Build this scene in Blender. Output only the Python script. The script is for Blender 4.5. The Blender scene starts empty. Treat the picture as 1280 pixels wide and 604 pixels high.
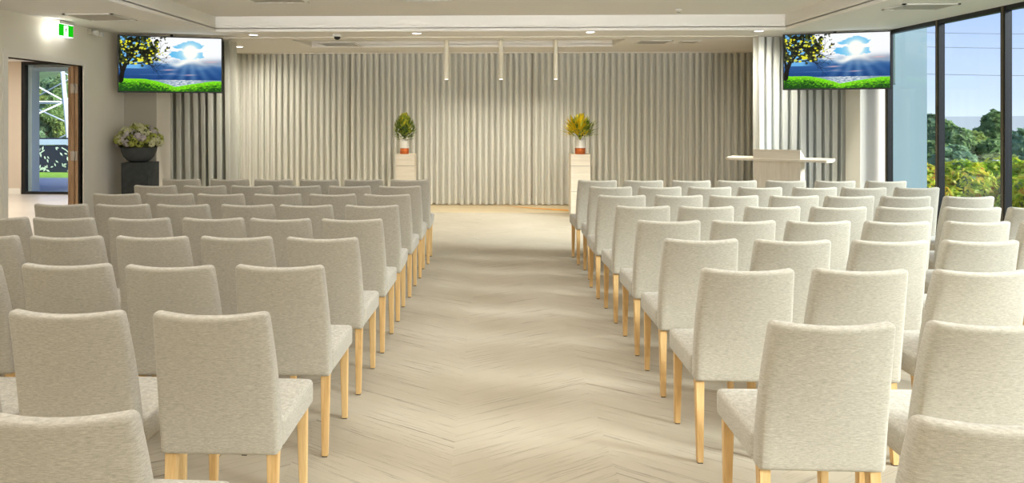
import bpy, bmesh, math, random
import numpy as np
from mathutils import Vector, Matrix, noise
R = math.radians
PI = math.pi
rnd = random.Random(11)
scene = bpy.context.scene
COL = scene.collection

# ------------------------------------------------------------------ materials
def srgb(r, g, b):
    def f(c):
        c /= 255.0
        return c / 12.92 if c <= .04045 else ((c + .055) / 1.055) ** 2.4
    return (f(r), f(g), f(b), 1)

class NT:
    def __init__(self, name):
        self.m = bpy.data.materials.new(name); self.m.use_nodes = True
        self.t = self.m.node_tree; self.t.nodes.clear()
        self.out = self.n('ShaderNodeOutputMaterial')
    def n(self, typ, **kw):
        nd = self.t.nodes.new(typ)
        for k, v in kw.items(): setattr(nd, k, v)
        return nd
    def l(self, a, b): self.t.links.new(a, b)
    def coord(self, scale=(1, 1, 1), kind='Object', rot=(0, 0, 0)):
        tc = self.n('ShaderNodeTexCoord'); mp = self.n('ShaderNodeMapping')
        mp.inputs['Scale'].default_value = scale; mp.inputs['Rotation'].default_value = rot
        self.l(tc.outputs[kind], mp.inputs['Vector']); return mp.outputs['Vector']
    def noise(self, vec, scale, detail=4, rough=.55, dist=0):
        nd = self.n('ShaderNodeTexNoise'); self.l(vec, nd.inputs['Vector'])
        nd.inputs['Scale'].default_value = scale; nd.inputs['Detail'].default_value = detail
        nd.inputs['Roughness'].default_value = rough; nd.inputs['Distortion'].default_value = dist
        return nd.outputs['Fac']
    def ramp(self, fac, stops):
        nd = self.n('ShaderNodeValToRGB'); self.l(fac, nd.inputs['Fac'])
        e = nd.color_ramp.elements
        while len(e) < len(stops): e.new(.5)
        for i, (p, c) in enumerate(stops): e[i].position = p; e[i].color = c
        return nd.outputs['Color']
    def math(self, op, a, b=None, clamp=False):
        nd = self.n('ShaderNodeMath', operation=op); nd.use_clamp = clamp
        for i, x in enumerate((a, b)):
            if x is None: continue
            if isinstance(x, (int, float)): nd.inputs[i].default_value = x
            else: self.l(x, nd.inputs[i])
        return nd.outputs[0]
    def mix(self, fac, a, b, blend='MIX'):
        nd = self.n('ShaderNodeMix', data_type='RGBA', blend_type=blend)
        for k, x in ((0, fac), (6, a), (7, b)):
            if isinstance(x, (int, float, tuple)): nd.inputs[k].default_value = x
            else: self.l(x, nd.inputs[k])
        return nd.outputs[2]
    def bump(self, h, strength=.3, dist=.01):
        nd = self.n('ShaderNodeBump'); self.l(h, nd.inputs['Height'])
        nd.inputs['Strength'].default_value = strength; nd.inputs['Distance'].default_value = dist
        return nd.outputs['Normal']
    def bsdf(self, color, rough=.6, metal=0, normal=None, spec=.4, **kw):
        p = self.n('ShaderNodeBsdfPrincipled')
        if isinstance(color, tuple): p.inputs['Base Color'].default_value = color
        else: self.l(color, p.inputs['Base Color'])
        p.inputs['Roughness'].default_value = rough; p.inputs['Metallic'].default_value = metal
        p.inputs['Specular IOR Level'].default_value = spec
        if normal is not None: self.l(normal, p.inputs['Normal'])
        for k, v in kw.items(): p.inputs[k].default_value = v
        return p
    def done(self, sh):
        self.l(sh.outputs[0] if hasattr(sh, 'outputs') else sh, self.out.inputs['Surface']); return self.m

def plain(name, c, rough=.6, metal=0, vary=.06, scale=6, spec=.4, bump=0):
    t = NT(name); v = t.coord()
    f = t.noise(v, scale, 5)
    a = tuple(x * (1 - vary) for x in c[:3]) + (1,); b = tuple(min(1, x * (1 + vary)) for x in c[:3]) + (1,)
    col = t.ramp(f, [(.3, a), (.7, b)])
    nrm = t.bump(t.noise(v, scale * 25, 3), bump, .003) if bump else None
    return t.done(t.bsdf(col, rough, metal, nrm, spec))

def emit(name, c, s):
    t = NT(name); e = t.n('ShaderNodeEmission'); e.inputs[0].default_value = c; e.inputs[1].default_value = s
    return t.done(e)

def mat_fabric():
    t = NT('chair_fabric')
    oi = t.n('ShaderNodeObjectInfo')
    v = t.coord()
    off = t.n('ShaderNodeVectorMath', operation='ADD'); t.l(v, off.inputs[0])
    sc = t.n('ShaderNodeCombineXYZ'); r10 = t.math('MULTIPLY', oi.outputs['Random'], 9.0)
    for i in range(3): t.l(r10, sc.inputs[i])
    t.l(sc.outputs[0], off.inputs[1])
    def stretched(s):
        m = t.n('ShaderNodeMapping'); m.inputs['Scale'].default_value = s; t.l(off.outputs[0], m.inputs['Vector']); return m.outputs[0]
    horiz = t.noise(stretched((55, 55, 420)), 1, 3, .7)
    vert = t.noise(stretched((700, 700, 500)), 1, 2, .6)
    big = t.noise(off.outputs[0], 5, 2)
    f = t.math('ADD', t.math('MULTIPLY', horiz, .66), t.math('MULTIPLY', vert, .34))
    col = t.ramp(f, [(.34, srgb(158, 152, 136)), (.5, srgb(187, 181, 166)), (.66, srgb(213, 208, 195))])
    col = t.mix(t.math('MULTIPLY', big, .22), col, srgb(172, 164, 144))
    p = t.bsdf(col, .92, 0, t.bump(f, .2, .001), .15)
    p.inputs['Sheen Weight'].default_value = .25; p.inputs['Sheen Roughness'].default_value = .5
    return t.done(p)

def mat_wood(name, a, b, axis=2, scale=1, rough=.45):
    t = NT(name); s = [26 * scale] * 3; s[axis] = 1.6 * scale
    v = t.coord(tuple(s)); f = t.noise(v, 1, 5, .6, .5)
    fine = t.noise(t.coord(tuple(x * 5 for x in s)), 1, 2)
    f = t.math('ADD', t.math('MULTIPLY', f, .75), t.math('MULTIPLY', fine, .25))
    return t.done(t.bsdf(t.ramp(f, [(.35, a), (.65, b)]), rough, 0, t.bump(f, .1, .002), .35))

def mat_carpet():
    t = NT('chevron_carpet'); v = t.coord()
    sp = t.n('ShaderNodeSeparateXYZ'); t.l(v, sp.inputs[0]); X, Y = sp.outputs[0], sp.outputs[1]
    W = .76
    # wobble the seams of the strips a little
    xw = t.math('ADD', X, .20 + 40 * W)
    k = t.math('FLOOR', t.math('DIVIDE', xw, W))
    par = t.math('MODULO', k, 2.0)                      # even / odd strip
    sgn = t.math('SUBTRACT', t.math('MULTIPLY', par, 2.0), 1.0)
    xl = t.math('SUBTRACT', xw, t.math('MULTIPLY', k, W))
    # across-plank coordinate and along-plank coordinate
    q = t.math('ADD', t.math('MULTIPLY', Y, .82), t.math('MULTIPLY', t.math('MULTIPLY', X, sgn), .52))
    a = t.math('SUBTRACT', t.math('MULTIPLY', X, .82), t.math('MULTIPLY', t.math('MULTIPLY', Y, sgn), .52))
    cb = t.n('ShaderNodeCombineXYZ')
    t.l(t.math('MULTIPLY', a, 1.1), cb.inputs[0]); t.l(t.math('MULTIPLY', q, 40.0), cb.inputs[1]); t.l(t.math('MULTIPLY', k, 7.3), cb.inputs[2])
    st = t.noise(cb.outputs[0], 1, 6, .7, .55)
    cb2 = t.n('ShaderNodeCombineXYZ')
    t.l(t.math('MULTIPLY', a, 2.2), cb2.inputs[0]); t.l(t.math('MULTIPLY', q, 95.0), cb2.inputs[1]); t.l(t.math('MULTIPLY', k, 3.1), cb2.inputs[2])
    st2 = t.noise(cb2.outputs[0], 1, 3, .6, .6)
    # planks
    pk = t.math('FLOOR', t.math('DIVIDE', q, .25))
    wn = t.n('ShaderNodeTexWhiteNoise', noise_dimensions='2D')
    c3 = t.n('ShaderNodeCombineXYZ'); t.l(pk, c3.inputs[0]); t.l(k, c3.inputs[1]); t.l(c3.outputs[0], wn.inputs['Vector'])
    patch = t.noise(v, 1.3, 3)
    grain = t.noise(v, 260, 2)
    # deep grooves where the streak noise is low, only in some places
    gate = t.ramp(t.noise(v, 2.6, 3, .6), [(.42, (0, 0, 0, 1)), (.62, (1, 1, 1, 1))])
    groove = t.ramp(st, [(.34, (1, 1, 1, 1)), (.43, (0, 0, 0, 1))])
    groove2 = t.ramp(st2, [(.33, (1, 1, 1, 1)), (.42, (0, 0, 0, 1))])
    g = t.math('MULTIPLY', t.math('MAXIMUM', groove, t.math('MULTIPLY', groove2, .7)), t.math('ADD', t.math('MULTIPLY', gate, .75), .25), True)
    base = t.ramp(patch, [(.3, srgb(182, 171, 149)), (.7, srgb(200, 190, 170))])
    base = t.mix(t.math('MULTIPLY', t.math('SUBTRACT', wn.outputs[0], .0), .10), base, srgb(152, 138, 110))
    base = t.mix(t.math('MULTIPLY', grain, .30), base, srgb(148, 137, 115))
    col = t.mix(t.math('MULTIPLY', g, .62), base, srgb(92, 78, 58))
    h = t.math('SUBTRACT', t.math('MULTIPLY', grain, .25), g)
    p = t.bsdf(col, .95, 0, t.bump(h, .45, .006), .1); p.inputs['Sheen Weight'].default_value = .1
    return t.done(p)

def mat_curtain(name, a, b, transp=.06, transl=.25):
    t = NT(name); v = t.coord((60, 60, 3))
    f = t.noise(v, 1, 3); w = t.noise(t.coord((400, 400, 400)), 1, 1)
    f = t.math('ADD', t.math('MULTIPLY', f, .6), t.math('MULTIPLY', w, .4))
    col = t.ramp(f, [(.3, a), (.7, b)])
    d = t.bsdf(col, .9, 0, None, .1); tl = t.n('ShaderNodeBsdfTranslucent'); t.l(col, tl.inputs[0])
    m = t.n('ShaderNodeMixShader'); m.inputs[0].default_value = transl; t.l(d.outputs[0], m.inputs[1]); t.l(tl.outputs[0], m.inputs[2])
    if transp <= 0: return t.done(m)
    tr = t.n('ShaderNodeBsdfTransparent'); m2 = t.n('ShaderNodeMixShader'); m2.inputs[0].default_value = transp
    t.l(m.outputs[0], m2.inputs[1]); t.l(tr.outputs[0], m2.inputs[2]); return t.done(m2)

def mat_glass():
    t = NT('window_glass'); tr = t.n('ShaderNodeBsdfTransparent'); tr.inputs[0].default_value = (.93, .965, .955, 1)
    gl = t.n('ShaderNodeBsdfGlossy'); gl.inputs['Roughness'].default_value = .02
    fr = t.n('ShaderNodeLayerWeight'); fr.inputs[0].default_value = .5
    fac = t.math('ADD', t.math('MULTIPLY', t.math('POWER', fr.outputs['Facing'], 4.0), .16), .02)
    m = t.n('ShaderNodeMixShader'); t.l(fac, m.inputs[0]); t.l(tr.outputs[0], m.inputs[1]); t.l(gl.outputs[0], m.inputs[2])
    return t.done(m)

def mat_leaf(name, stops, rough=.6, scale=1.7, backlit=.5):
    t = NT(name); v = t.coord(); f = t.noise(v, scale, 3, .7)
    oi = t.n('ShaderNodeObjectInfo'); f2 = t.math('ADD', f, t.math('MULTIPLY', t.math('SUBTRACT', oi.outputs['Random'], .5), .16))
    col = t.ramp(f2, stops); p = t.bsdf(col, rough, 0, None, .25)
    if backlit:
        tl = t.n('ShaderNodeBsdfTranslucent'); t.l(col, tl.inputs[0]); m = t.n('ShaderNodeMixShader'); m.inputs[0].default_value = backlit
        t.l(p.outputs[0], m.inputs[1]); t.l(tl.outputs[0], m.inputs[2]); return t.done(m)
    return t.done(p)

def mat_attr_emit(name, strength):
    t = NT(name); a = t.n('ShaderNodeAttribute', attribute_name='Col'); e = t.n('ShaderNodeEmission')
    t.l(a.outputs['Color'], e.inputs[0]); e.inputs[1].default_value = strength
    g = t.n('ShaderNodeBsdfGlossy'); g.inputs['Roughness'].default_value = .15; g.inputs[0].default_value = (.008, .008, .008, 1)
    ad = t.n('ShaderNodeAddShader'); t.l(e.outputs[0], ad.inputs[0]); t.l(g.outputs[0], ad.inputs[1]); return t.done(ad)

M = dict(
    fabric=mat_fabric(), carpet=mat_carpet(), glass=mat_glass(),
    leg=mat_wood('beech_wood', srgb(204, 162, 102), srgb(232, 198, 142)),
    oak=mat_wood('pale_limed_wood', srgb(218, 206, 184), srgb(236, 226, 207), 0, .8, .6),
    oakv=mat_wood('pale_limed_wood_upright', srgb(218, 206, 184), srgb(236, 226, 207), 2, .8, .6),
    doorwood=mat_wood('brown_door_wood', srgb(150, 116, 84), srgb(206, 174, 138)),
    stage=mat_wood('honey_floor_glow', srgb(208, 188, 150), srgb(226, 208, 174), 0, .6, .4),  # floor before the curtain, yellow glow put into its colour
    sun_streak=mat_wood('amber_sun_reflection', srgb(240, 160, 30), srgb(250, 184, 60), 0, .6, .4),
    wall=plain('warm_white_paint', srgb(240, 235, 222), .8, vary=.012, scale=2),
    wall_shade=plain('wall_shade_tone', srgb(196, 190, 176), .8, vary=.012, scale=2),
    wallg=plain('soft_grey_paint', srgb(206, 200, 186), .8, vary=.012, scale=2),  # plain grey of the door frames and emergency light base
    ceil=plain('ceiling_paint', srgb(244, 241, 235), .85, vary=.01, scale=2),
    ceil2=plain('perforated_ceiling_board', srgb(238, 234, 226), .85, vary=.02, scale=40, bump=.2),
    trim=plain('white_trim_paint', srgb(240, 236, 226), .5, vary=.01),
    tile=plain('pale_corridor_tile', srgb(226, 216, 200), .3, vary=.06, scale=1.5),
    beige=plain('beige_corridor_paint', srgb(214, 200, 182), .8, vary=.01),
    black=plain('black_metal', srgb(22, 21, 20), .4, 0, .1),
    bronze=plain('bronze_gasket', srgb(88, 80, 62), .5, 0, .1),
    blackpl=plain('black_plastic', srgb(14, 14, 15), .35, 0, .1),
    glide=plain('dark_glide', srgb(60, 50, 40), .6),
    metal=plain('brushed_steel', srgb(190, 188, 184), .35, .9, .05),
    chrome=plain('hinge_steel', srgb(200, 196, 188), .4, .6, .05),
    white=plain('white_plastic', srgb(238, 236, 230), .4, vary=.01),
    vent=plain('grey_vent_blade', srgb(184, 178, 168), .6),
    ventd=plain('dark_vent_gap', srgb(90, 84, 76), .8),
    stone=plain('charcoal_stone', srgb(64, 68, 68), .8, vary=.25, scale=14, bump=.6),
    stone2=plain('charcoal_concrete', srgb(74, 78, 78), .85, vary=.18, scale=10, bump=.5),
    pot=plain('white_ceramic', srgb(236, 232, 222), .35, vary=.01),
    copper=plain('copper_glaze', srgb(196, 106, 54), .3, .7, .1),
    soil=plain('dark_soil', srgb(50, 40, 30), .95, vary=.3, scale=40),
    extcol=plain('pale_blue_cladding', srgb(132, 152, 156), .6, vary=.02, scale=1),
    soffit=plain('grey_soffit', srgb(150, 152, 154), .7),
    pave=plain('grey_paving', srgb(150, 152, 160), .8, vary=.12, scale=1.5, bump=.4),
    ground=plain('green_ground', srgb(84, 104, 56), .95, vary=.3, scale=.4),
    lawn=plain('bright_lawn', srgb(150, 190, 60), .95, vary=.25, scale=6, bump=.6),
    pylon=plain('white_galvanised_steel', srgb(226, 228, 232), .5, .1, .03),
    railm=plain('pale_blue_handrail', srgb(176, 188, 200), .5, vary=.04),
    navy=plain('navy_panel', srgb(32, 38, 52), .5, vary=.1),
    cutout=plain('pale_leaf_cutout', srgb(206, 218, 190), .6, vary=.15, scale=5),
    bark=plain('grey_bark', srgb(104, 92, 76), .9, vary=.2, scale=8),
    hills=emit('far_ridge_haze_glow', srgb(196, 208, 226), 1.0),
    green=emit('exit_green', srgb(24, 190, 20), 1.0),
    greend=emit('exit_figure_green', srgb(16, 110, 30), .8),
    glow=emit('exit_white_glow', (1, .98, .93, 1), 2.2),
    lamp=emit('downlight_glow', (1, .96, .88, 1), 7),
    pend=plain('cream_pendant_paint', srgb(240, 234, 216), .4, vary=.01),
    sheer=mat_curtain('sheer_taupe_curtain', srgb(220, 219, 208), srgb(238, 237, 228), .04, .15),
    drape=mat_curtain('lined_grey_curtain', srgb(184, 184, 174), srgb(212, 212, 204), 0, .08),
    drape_r=mat_curtain('lined_curtain_window_lit', srgb(224, 228, 224), srgb(240, 243, 240), 0, .12),  # paler than the grey drape: window light put into its colour
    treeA=mat_leaf('tree_leaf_mid', [(.25, srgb(90, 118, 64)), (.5, srgb(146, 172, 104)), (.75, srgb(200, 216, 150))]),
    treeB=mat_leaf('tree_leaf_grey', [(.25, srgb(96, 124, 86)), (.5, srgb(150, 178, 132)), (.75, srgb(204, 220, 176))]),
    treeC=mat_leaf('tree_leaf_olive', [(.25, srgb(112, 130, 66)), (.5, srgb(168, 184, 100)), (.75, srgb(216, 220, 138))]),
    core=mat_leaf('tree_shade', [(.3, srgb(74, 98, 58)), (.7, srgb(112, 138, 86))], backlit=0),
    hedge=mat_leaf('hedge_leaf', [(.30, srgb(70, 104, 24)), (.44, srgb(132, 168, 36)), (.57, srgb(206, 212, 62)), (.66, srgb(226, 190, 70)), (.74, srgb(200, 104, 56))], .45, 5),
    plantg=mat_leaf('plant_leaf_green', [(.3, srgb(52, 78, 32)), (.48, srgb(104, 128, 46)), (.64, srgb(196, 198, 70))], .4, 9, .15),
    plantd=mat_leaf('plant_leaf_dark', [(.3, srgb(30, 48, 22)), (.6, srgb(60, 86, 36))], .4, 9, .1),
    yellow=mat_leaf('plant_leaf_yellow', [(.3, srgb(200, 170, 20)), (.6, srgb(244, 218, 50)), (.8, srgb(250, 236, 110))], .5, 9, .2),
    hydA=plain('cream_petal', srgb(222, 222, 178), .8, vary=.15, scale=30),
    hydB=plain('lilac_petal', srgb(208, 200, 200), .8, vary=.12, scale=30),
    hydC=plain('lime_petal', srgb(176, 184, 92), .8, vary=.2, scale=30),
    hydG=plain('dull_green_leaf', srgb(84, 92, 46), .8, vary=.3, scale=30),
    screen=mat_attr_emit('screen_picture', .95),
)

# ------------------------------------------------------------------ geometry helpers
def box(bm, x0, x1, y0, y1, z0, z1, mat=None, mi=0):
    vs = [bm.verts.new(Vector(p)) for p in ((x0, y0, z0), (x1, y0, z0), (x1, y1, z0), (x0, y1, z0), (x0, y0, z1), (x1, y0, z1), (x1, y1, z1), (x0, y1, z1))]
    if mat is not None:
        for v in vs: v.co = mat @ v.co
    fs = [bm.faces.new([vs[i] for i in f]) for f in ((3, 2, 1, 0), (4, 5, 6, 7), (0, 1, 5, 4), (1, 2, 6, 5), (2, 3, 7, 6), (3, 0, 4, 7))]
    for f in fs: f.material_index = mi
    return vs
def boxes(*bs):
    bm = bmesh.new()
    for b in bs: box(bm, *b)
    return bm
def tube(bm, pts, r, seg=8, mi=0):
    rings = []
    n = len(pts); pts = [Vector(p) for p in pts]
    for i, p in enumerate(pts):
        d = (pts[min(i + 1, n - 1)] - pts[max(i - 1, 0)]).normalized()
        u = d.cross(Vector((0, 0, 1)))
        if u.length < 1e-3: u = d.cross(Vector((0, 1, 0)))
        u.normalize(); w = d.cross(u)
        rr = r[i] if isinstance(r, (list, tuple)) else r
        rings.append([bm.verts.new(p + (u * math.cos(2 * PI * k / seg) + w * math.sin(2 * PI * k / seg)) * rr) for k in range(seg)])
    for a, b in zip(rings, rings[1:]):
        for k in range(seg):
            f = bm.faces.new([a[k], a[(k + 1) % seg], b[(k + 1) % seg], b[k]]); f.smooth = True; f.material_index = mi
    for rg in (rings[0], rings[-1]):
        try: bm.faces.new(rg).material_index = mi
        except ValueError: pass
def lathe(bm, prof, seg=40, c=(0, 0, 0)):
    c = Vector(c); rings = []
    for r, z in prof:
        rings.append([bm.verts.new(c + Vector((r * math.cos(2 * PI * k / seg), r * math.sin(2 * PI * k / seg), z))) for k in range(seg)])
    for a, b in zip(rings, rings[1:]):
        for k in range(seg):
            f = bm.faces.new([a[k], a[(k + 1) % seg], b[(k + 1) % seg], b[k]]); f.smooth = True
    bm.faces.new(rings[0][::-1]); bm.faces.new(rings[-1])
def obj(name, bm, mats, parent=None, smooth=False):
    me = bpy.data.meshes.new(name)
    if isinstance(bm, bmesh.types.BMesh):
        bmesh.ops.recalc_face_normals(bm, faces=bm.faces) if len(bm.faces) < 6000 else None
        if smooth:
            for f in bm.faces: f.smooth = True
        bm.to_mesh(me); bm.free()
    else:
        me = bm
    if not isinstance(mats, (list, tuple)): mats = [mats]
    if not me.materials:
        for m in mats: me.materials.append(m)
    o = bpy.data.objects.new(name, me); COL.objects.link(o)
    if parent: o.parent = parent
    return o
def struct(name, bm, m, parent=None, **k):
    o = obj(name, bm, m, parent, **k); o['kind'] = 'structure'; return o
def tag(o, label, cat, group=None, kind=None):
    o['label'] = label; o['category'] = cat
    if group: o['group'] = group
    if kind: o['kind'] = kind
    return o
def thing(name, label, cat, loc=(0, 0, 0), rz=0, group=None):
    o = bpy.data.objects.new(name, None); COL.objects.link(o); o.empty_display_size = .1
    o.location = loc; o.rotation_euler = (0, 0, rz); return tag(o, label, cat, group)
def copy_tree(o, parent=None):
    c = o.copy(); COL.objects.link(c); c.parent = parent
    for ch in list(o.children): copy_tree(ch, c)
    return c
def bevel_box(x0, x1, y0, y1, z0, z1, off, seg=3):
    bm = boxes((x0, x1, y0, y1, z0, z1))
    bmesh.ops.bevel(bm, geom=list(bm.edges), offset=off, segments=seg, profile=.5, affect='EDGES')
    for f in bm.faces: f.smooth = True
    return bm
def slice_grid(bm, axis, vals):
    no = Vector((0, 0, 0)); no[axis] = 1
    for v in vals:
        co = Vector((0, 0, 0)); co[axis] = v
        bmesh.ops.bisect_plane(bm, geom=list(bm.verts) + list(bm.edges) + list(bm.faces), plane_co=co, plane_no=no)

# ------------------------------------------------------------------ room shell
XL, XR, YB, YF = -5.25, 5.25, -3.6, 13.35
ZC, ZU = 2.77, 2.98
CX0, CX1, CY1 = -3.79, 3.86, 9.68       # raised tray of the ceiling
struct('floor', boxes((XL, XR, YB, 12.1, -.2, 0)), M['carpet'])
struct('floor_warm_band', boxes((XL, XR, 12.1, YF, -.2, .0)), M['stage'])  # yellow glow on the floor before the curtain, put into its colour
bm = bmesh.new()      # reflected sun on the floor, put in as a curved amber strip
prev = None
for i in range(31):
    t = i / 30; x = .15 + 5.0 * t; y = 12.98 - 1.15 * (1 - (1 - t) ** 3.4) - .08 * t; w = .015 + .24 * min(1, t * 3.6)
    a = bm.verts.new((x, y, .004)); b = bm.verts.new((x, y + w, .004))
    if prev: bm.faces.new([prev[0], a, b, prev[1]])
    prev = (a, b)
struct('sun_reflection_strip', bm, M['sun_streak'])

# left wall with the doorway
DY0, DY1, DZ = 7.60, 9.03, 2.27
struct('wall_left', boxes((XL - .14, XL, YB, DY0, 0, ZC), (XL - .14, XL, DY1, YF, 0, ZC), (XL - .14, XL, DY0, DY1, DZ, ZC)), M['wall'])
struct('wall_left_return', boxes((XL, -4.79, 10.06, 10.49, 0, ZC)), M['wall_shade'])  # shade on the front face, put in as a darker wall colour
struct('wall_left_return_side', boxes((XL, -4.785, 10.075, 10.5, 0, ZC)), M['wall'])  # side kept lighter than the front, as if window light reached it
struct('wall_back', boxes((XL - .14, XR + .14, YF, YF + .15, 0, ZC + .3)), M['beige'])
struct('wall_rear', boxes((XL - .14, XR + .14, YB - .15, YB, 0, ZC + .3)), M['wall'])
struct('wall_right', boxes((XR, XR + .14, 9.93, YF, 0, ZC)), M['wall'])
struct('wall_right_pillar', boxes((4.955, XR, 9.91, 10.32, 0, ZC)), M['wall'])
struct('trim_2', boxes((XL - .145, XL + .018, DY1, DY1 + .10, 0, DZ + .08), (XL - .145, XL + .018, DY0 - .07, DY0, 0, DZ + .08), (XL - .145, XL + .018, DY0, DY1, DZ, DZ + .08)), M['trim'])
struct('baseboard_left', boxes((XL, XL + .015, YB, DY0 - .07, 0, .1), (XL, XL + .015, DY1 + .1, 10.06, 0, .1)), M['trim'])
struct('baseboard_back', boxes((XL, XR, YF - .015, YF, 0, .1)), M['trim'])
# ceiling: low border, raised tray, small recess over the stage
RX0, RX1, RY0, RY1 = -3.05, 1.95, 10.75, 11.95
struct('ceiling', boxes((XL - .14, CX0, YB, YF, ZC, ZC + .05), (CX1, XR + .14, YB, YF, ZC, ZC + .05), (CX0, CX1, CY1, RY0, ZC, ZC + .05),
    (CX0, RX0, RY0, RY1, ZC, ZC + .05), (RX1, CX1, RY0, RY1, ZC, ZC + .05), (CX0, CX1, RY1, YF, ZC, ZC + .05),
    (RX0 - .03, RX1 + .03, RY0 - .03, RY1 + .03, ZC + .11, ZC + .14),
    (RX0 - .03, RX0, RY0, RY1, ZC + .04, ZC + .12), (RX1, RX1 + .03, RY0, RY1, ZC + .04, ZC + .12), (RX0, RX1, RY1, RY1 + .03, ZC + .04, ZC + .12), (RX0, RX1, RY0 - .03, RY0, ZC + .04, ZC + .12),
    (CX0 - .03, CX0, YB, CY1, ZC + .04, ZU + .05), (CX1, CX1 + .03, YB, CY1, ZC + .04, ZU + .05), (CX0 - .03, CX1 + .03, CY1, CY1 + .03, ZC + .04, ZU + .05)), M['ceil'])
struct('ceiling_tray', boxes((CX0 - .03, CX1 + .03, YB, CY1 + .03, ZU, ZU + .05)), M['ceil2'])
struct('trim_3', boxes((-3.95, 3.75, 10.36, 10.45, ZC - .012, ZC + .01)), M['trim'])
struct('trim_4', boxes((-4.75, 4.72, 13.0, 13.2, ZC - .012, ZC + .01)), M['trim'])

# doors behind the sheer curtain
for i, (x0, x1, hx, sg) in enumerate(((-4.9, -4.0, -4.07, -1), (4.10, 5.0, 4.17, 1))):
    d = struct('door_%d' % (i + 2), boxes((x0, x1, YF - .04, YF - .002, 0, 2.33)), M['trim'])
    bm = boxes((x0 - .05, x0, YF - .05, YF - .001, 0, 2.38), (x1, x1 + .05, YF - .05, YF - .001, 0, 2.38), (x0 - .05, x1 + .05, YF - .05, YF - .001, 2.33, 2.38)); struct('door_frame', bm, M['wallg'], d)
    bm = boxes((hx - .03, hx + .03, YF - .06, YF - .04, .92, 1.10)); tube(bm, [(hx, YF - .05, 1.0), (hx, YF - .09, 1.0), (hx - sg * .0 + sg * .13, YF - .09, 1.0)], .011); struct('door_handle', bm, M['metal'], d)

# window wall on the right
MY = [9.81 - 1.105 * k for k in range(13)]
for k in range(len(MY) - 1):
    y1, y0 = MY[k], max(MY[k + 1], YB)
    w = struct('window_%d' % (k + 1), boxes((5.285, 5.293, y0 + .04, y1 - .04, .06, ZC - .045)), M['glass'])
    struct('window_frame', boxes((5.25, 5.32, y1 - .035, y1 + .035, 0, ZC), (5.25, 5.33, y0 + .04, y1 - .04, ZC - .05, ZC), (5.25, 5.33, y0 + .04, y1 - .04, 0, .06)), M['black'], w)
    struct('window_gasket', boxes((5.244, 5.2501, y1 - .012, y1 + .018, 0, ZC)), M['bronze'], w)
struct('wall_right_sill', boxes((XR, XR + .14, YB, 9.93, -.2, 0)), M['wall'])

# doorway leaf
door = struct('door_1', boxes((-.044, 0, 0, .78, .01, DZ - .02)), M['doorwood'])
door.location = (XL - .15, DY1 + .02, 0); door.rotation_euler = (0, 0, R(28))
j = struct('door_jamb', boxes((XL - .15, XL - .105, DY1 - .014, DY1, 0, DZ), (XL - .10, XL - .052, DY1 - .006, DY1, 0, DZ)), M['doorwood'], door)
j2 = struct('door_seal', boxes((XL - .052, XL - .022, DY1 - .010, DY1, 0, DZ)), M['black'], door)
hs = []
for z in (.28, 1.12, 1.98):
    bm = boxes((XL - .148, XL - .107, DY1 - .019, DY1 - .013, z - .06, z + .06), (XL - .098, XL - .062, DY1 - .011, DY1 - .005, z - .06, z + .06)); tube(bm, [(XL - .104, DY1 - .018, z - .062), (XL - .104, DY1 - .018, z + .062)], .008); hs.append(struct('hinge', bm, M['chrome'], door))
for q in [j, j2] + hs: q.matrix_parent_inverse = (Matrix.Translation(door.location) @ Matrix.Rotation(R(28), 4, 'Z')).inverted()

# corridor and its glazed end
struct('floor_corridor', boxes((-13, XL, 5.0, 14.66, -.2, -.001)), M['tile'])
struct('wall_corridor_end', boxes((-13, -9.78, 14.60, 14.75, 0, 2.8), (-8.50, XL - .14, 14.60, 14.75, 0, 2.8)), M['beige'])
struct('wall_corridor_far', boxes((-13.1, -13, 5.0, 14.75, 0, 2.8)), M['beige'])
struct('wall_corridor_near', boxes((-13.1, XL - .14, 4.9, 5.0, 0, 2.8)), M['beige'])
struct('ceiling_corridor', boxes((-13.1, XL - .14, 4.9, 14.75, 2.74, 2.86)), M['ceil'])
struct('baseboard_corridor', boxes((-13, -9.79, 14.58, 14.60, 0, .12)), M['trim'])
w = struct('window_20', boxes((-9.70, -8.58, 14.66, 14.668, .05, 2.68)), M['glass'])
struct('window_frame', boxes((-9.78, -9.70, 14.6, 14.7, 0, 2.74), (-8.58, -8.50, 14.6, 14.7, 0, 2.74), (-9.70, -8.58, 14.6, 14.7, 2.68, 2.74), (-9.70, -8.58, 14.6, 14.7, 0, .05)), M['black'], w)
struct('window_jamb', boxes((-9.70, -9.62, 14.7, 14.95, 0, 2.68)), M['railm'], w)
struct('ceiling_soffit_outside', boxes((-16, -5.6, 14.76, 16.2, 2.63, 2.85)), M['soffit'])

# ------------------------------------------------------------------ outside
struct('ground_paving', boxes((-30, -5.6, 14.66, 18.6, -.3, -.02)), M['pave'])
lawn = struct('ground_lawn', boxes((-30, -5.6, 18.6, 21.2, -.35, -.03)), M['lawn'])
bm = bmesh.new(); N = 60
grid = {}
for i in range(N + 1):
    for j in range(N + 1):
        x = -160 + 320 * i / N; y = -60 + 260 * j / N
        dd = max(x - 12, 0) if x > 0 else max(0, y - 21)
        z = -.1 - 7 * (1 - math.exp(-(dd / 9) ** 2)) if (x > 5.4 or y > 14.7) else -.6
        if x < 0: z += 17 * (1 - math.exp(-(max(0, y - 50) / 36) ** 2))
        if x <= 5.4 and y < 21.5: z = -.6
        grid[i, j] = bm.verts.new((x, y, z))
for i in range(N):
    for j in range(N): bm.faces.new([grid[i, j], grid[i + 1, j], grid[i + 1, j + 1], grid[i, j + 1]])
struct('ground', bm, M['ground'], smooth=True)
struct('ground_bed', boxes((5.4, 12, -4, 20, -.6, -.02)), M['ground'])
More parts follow.
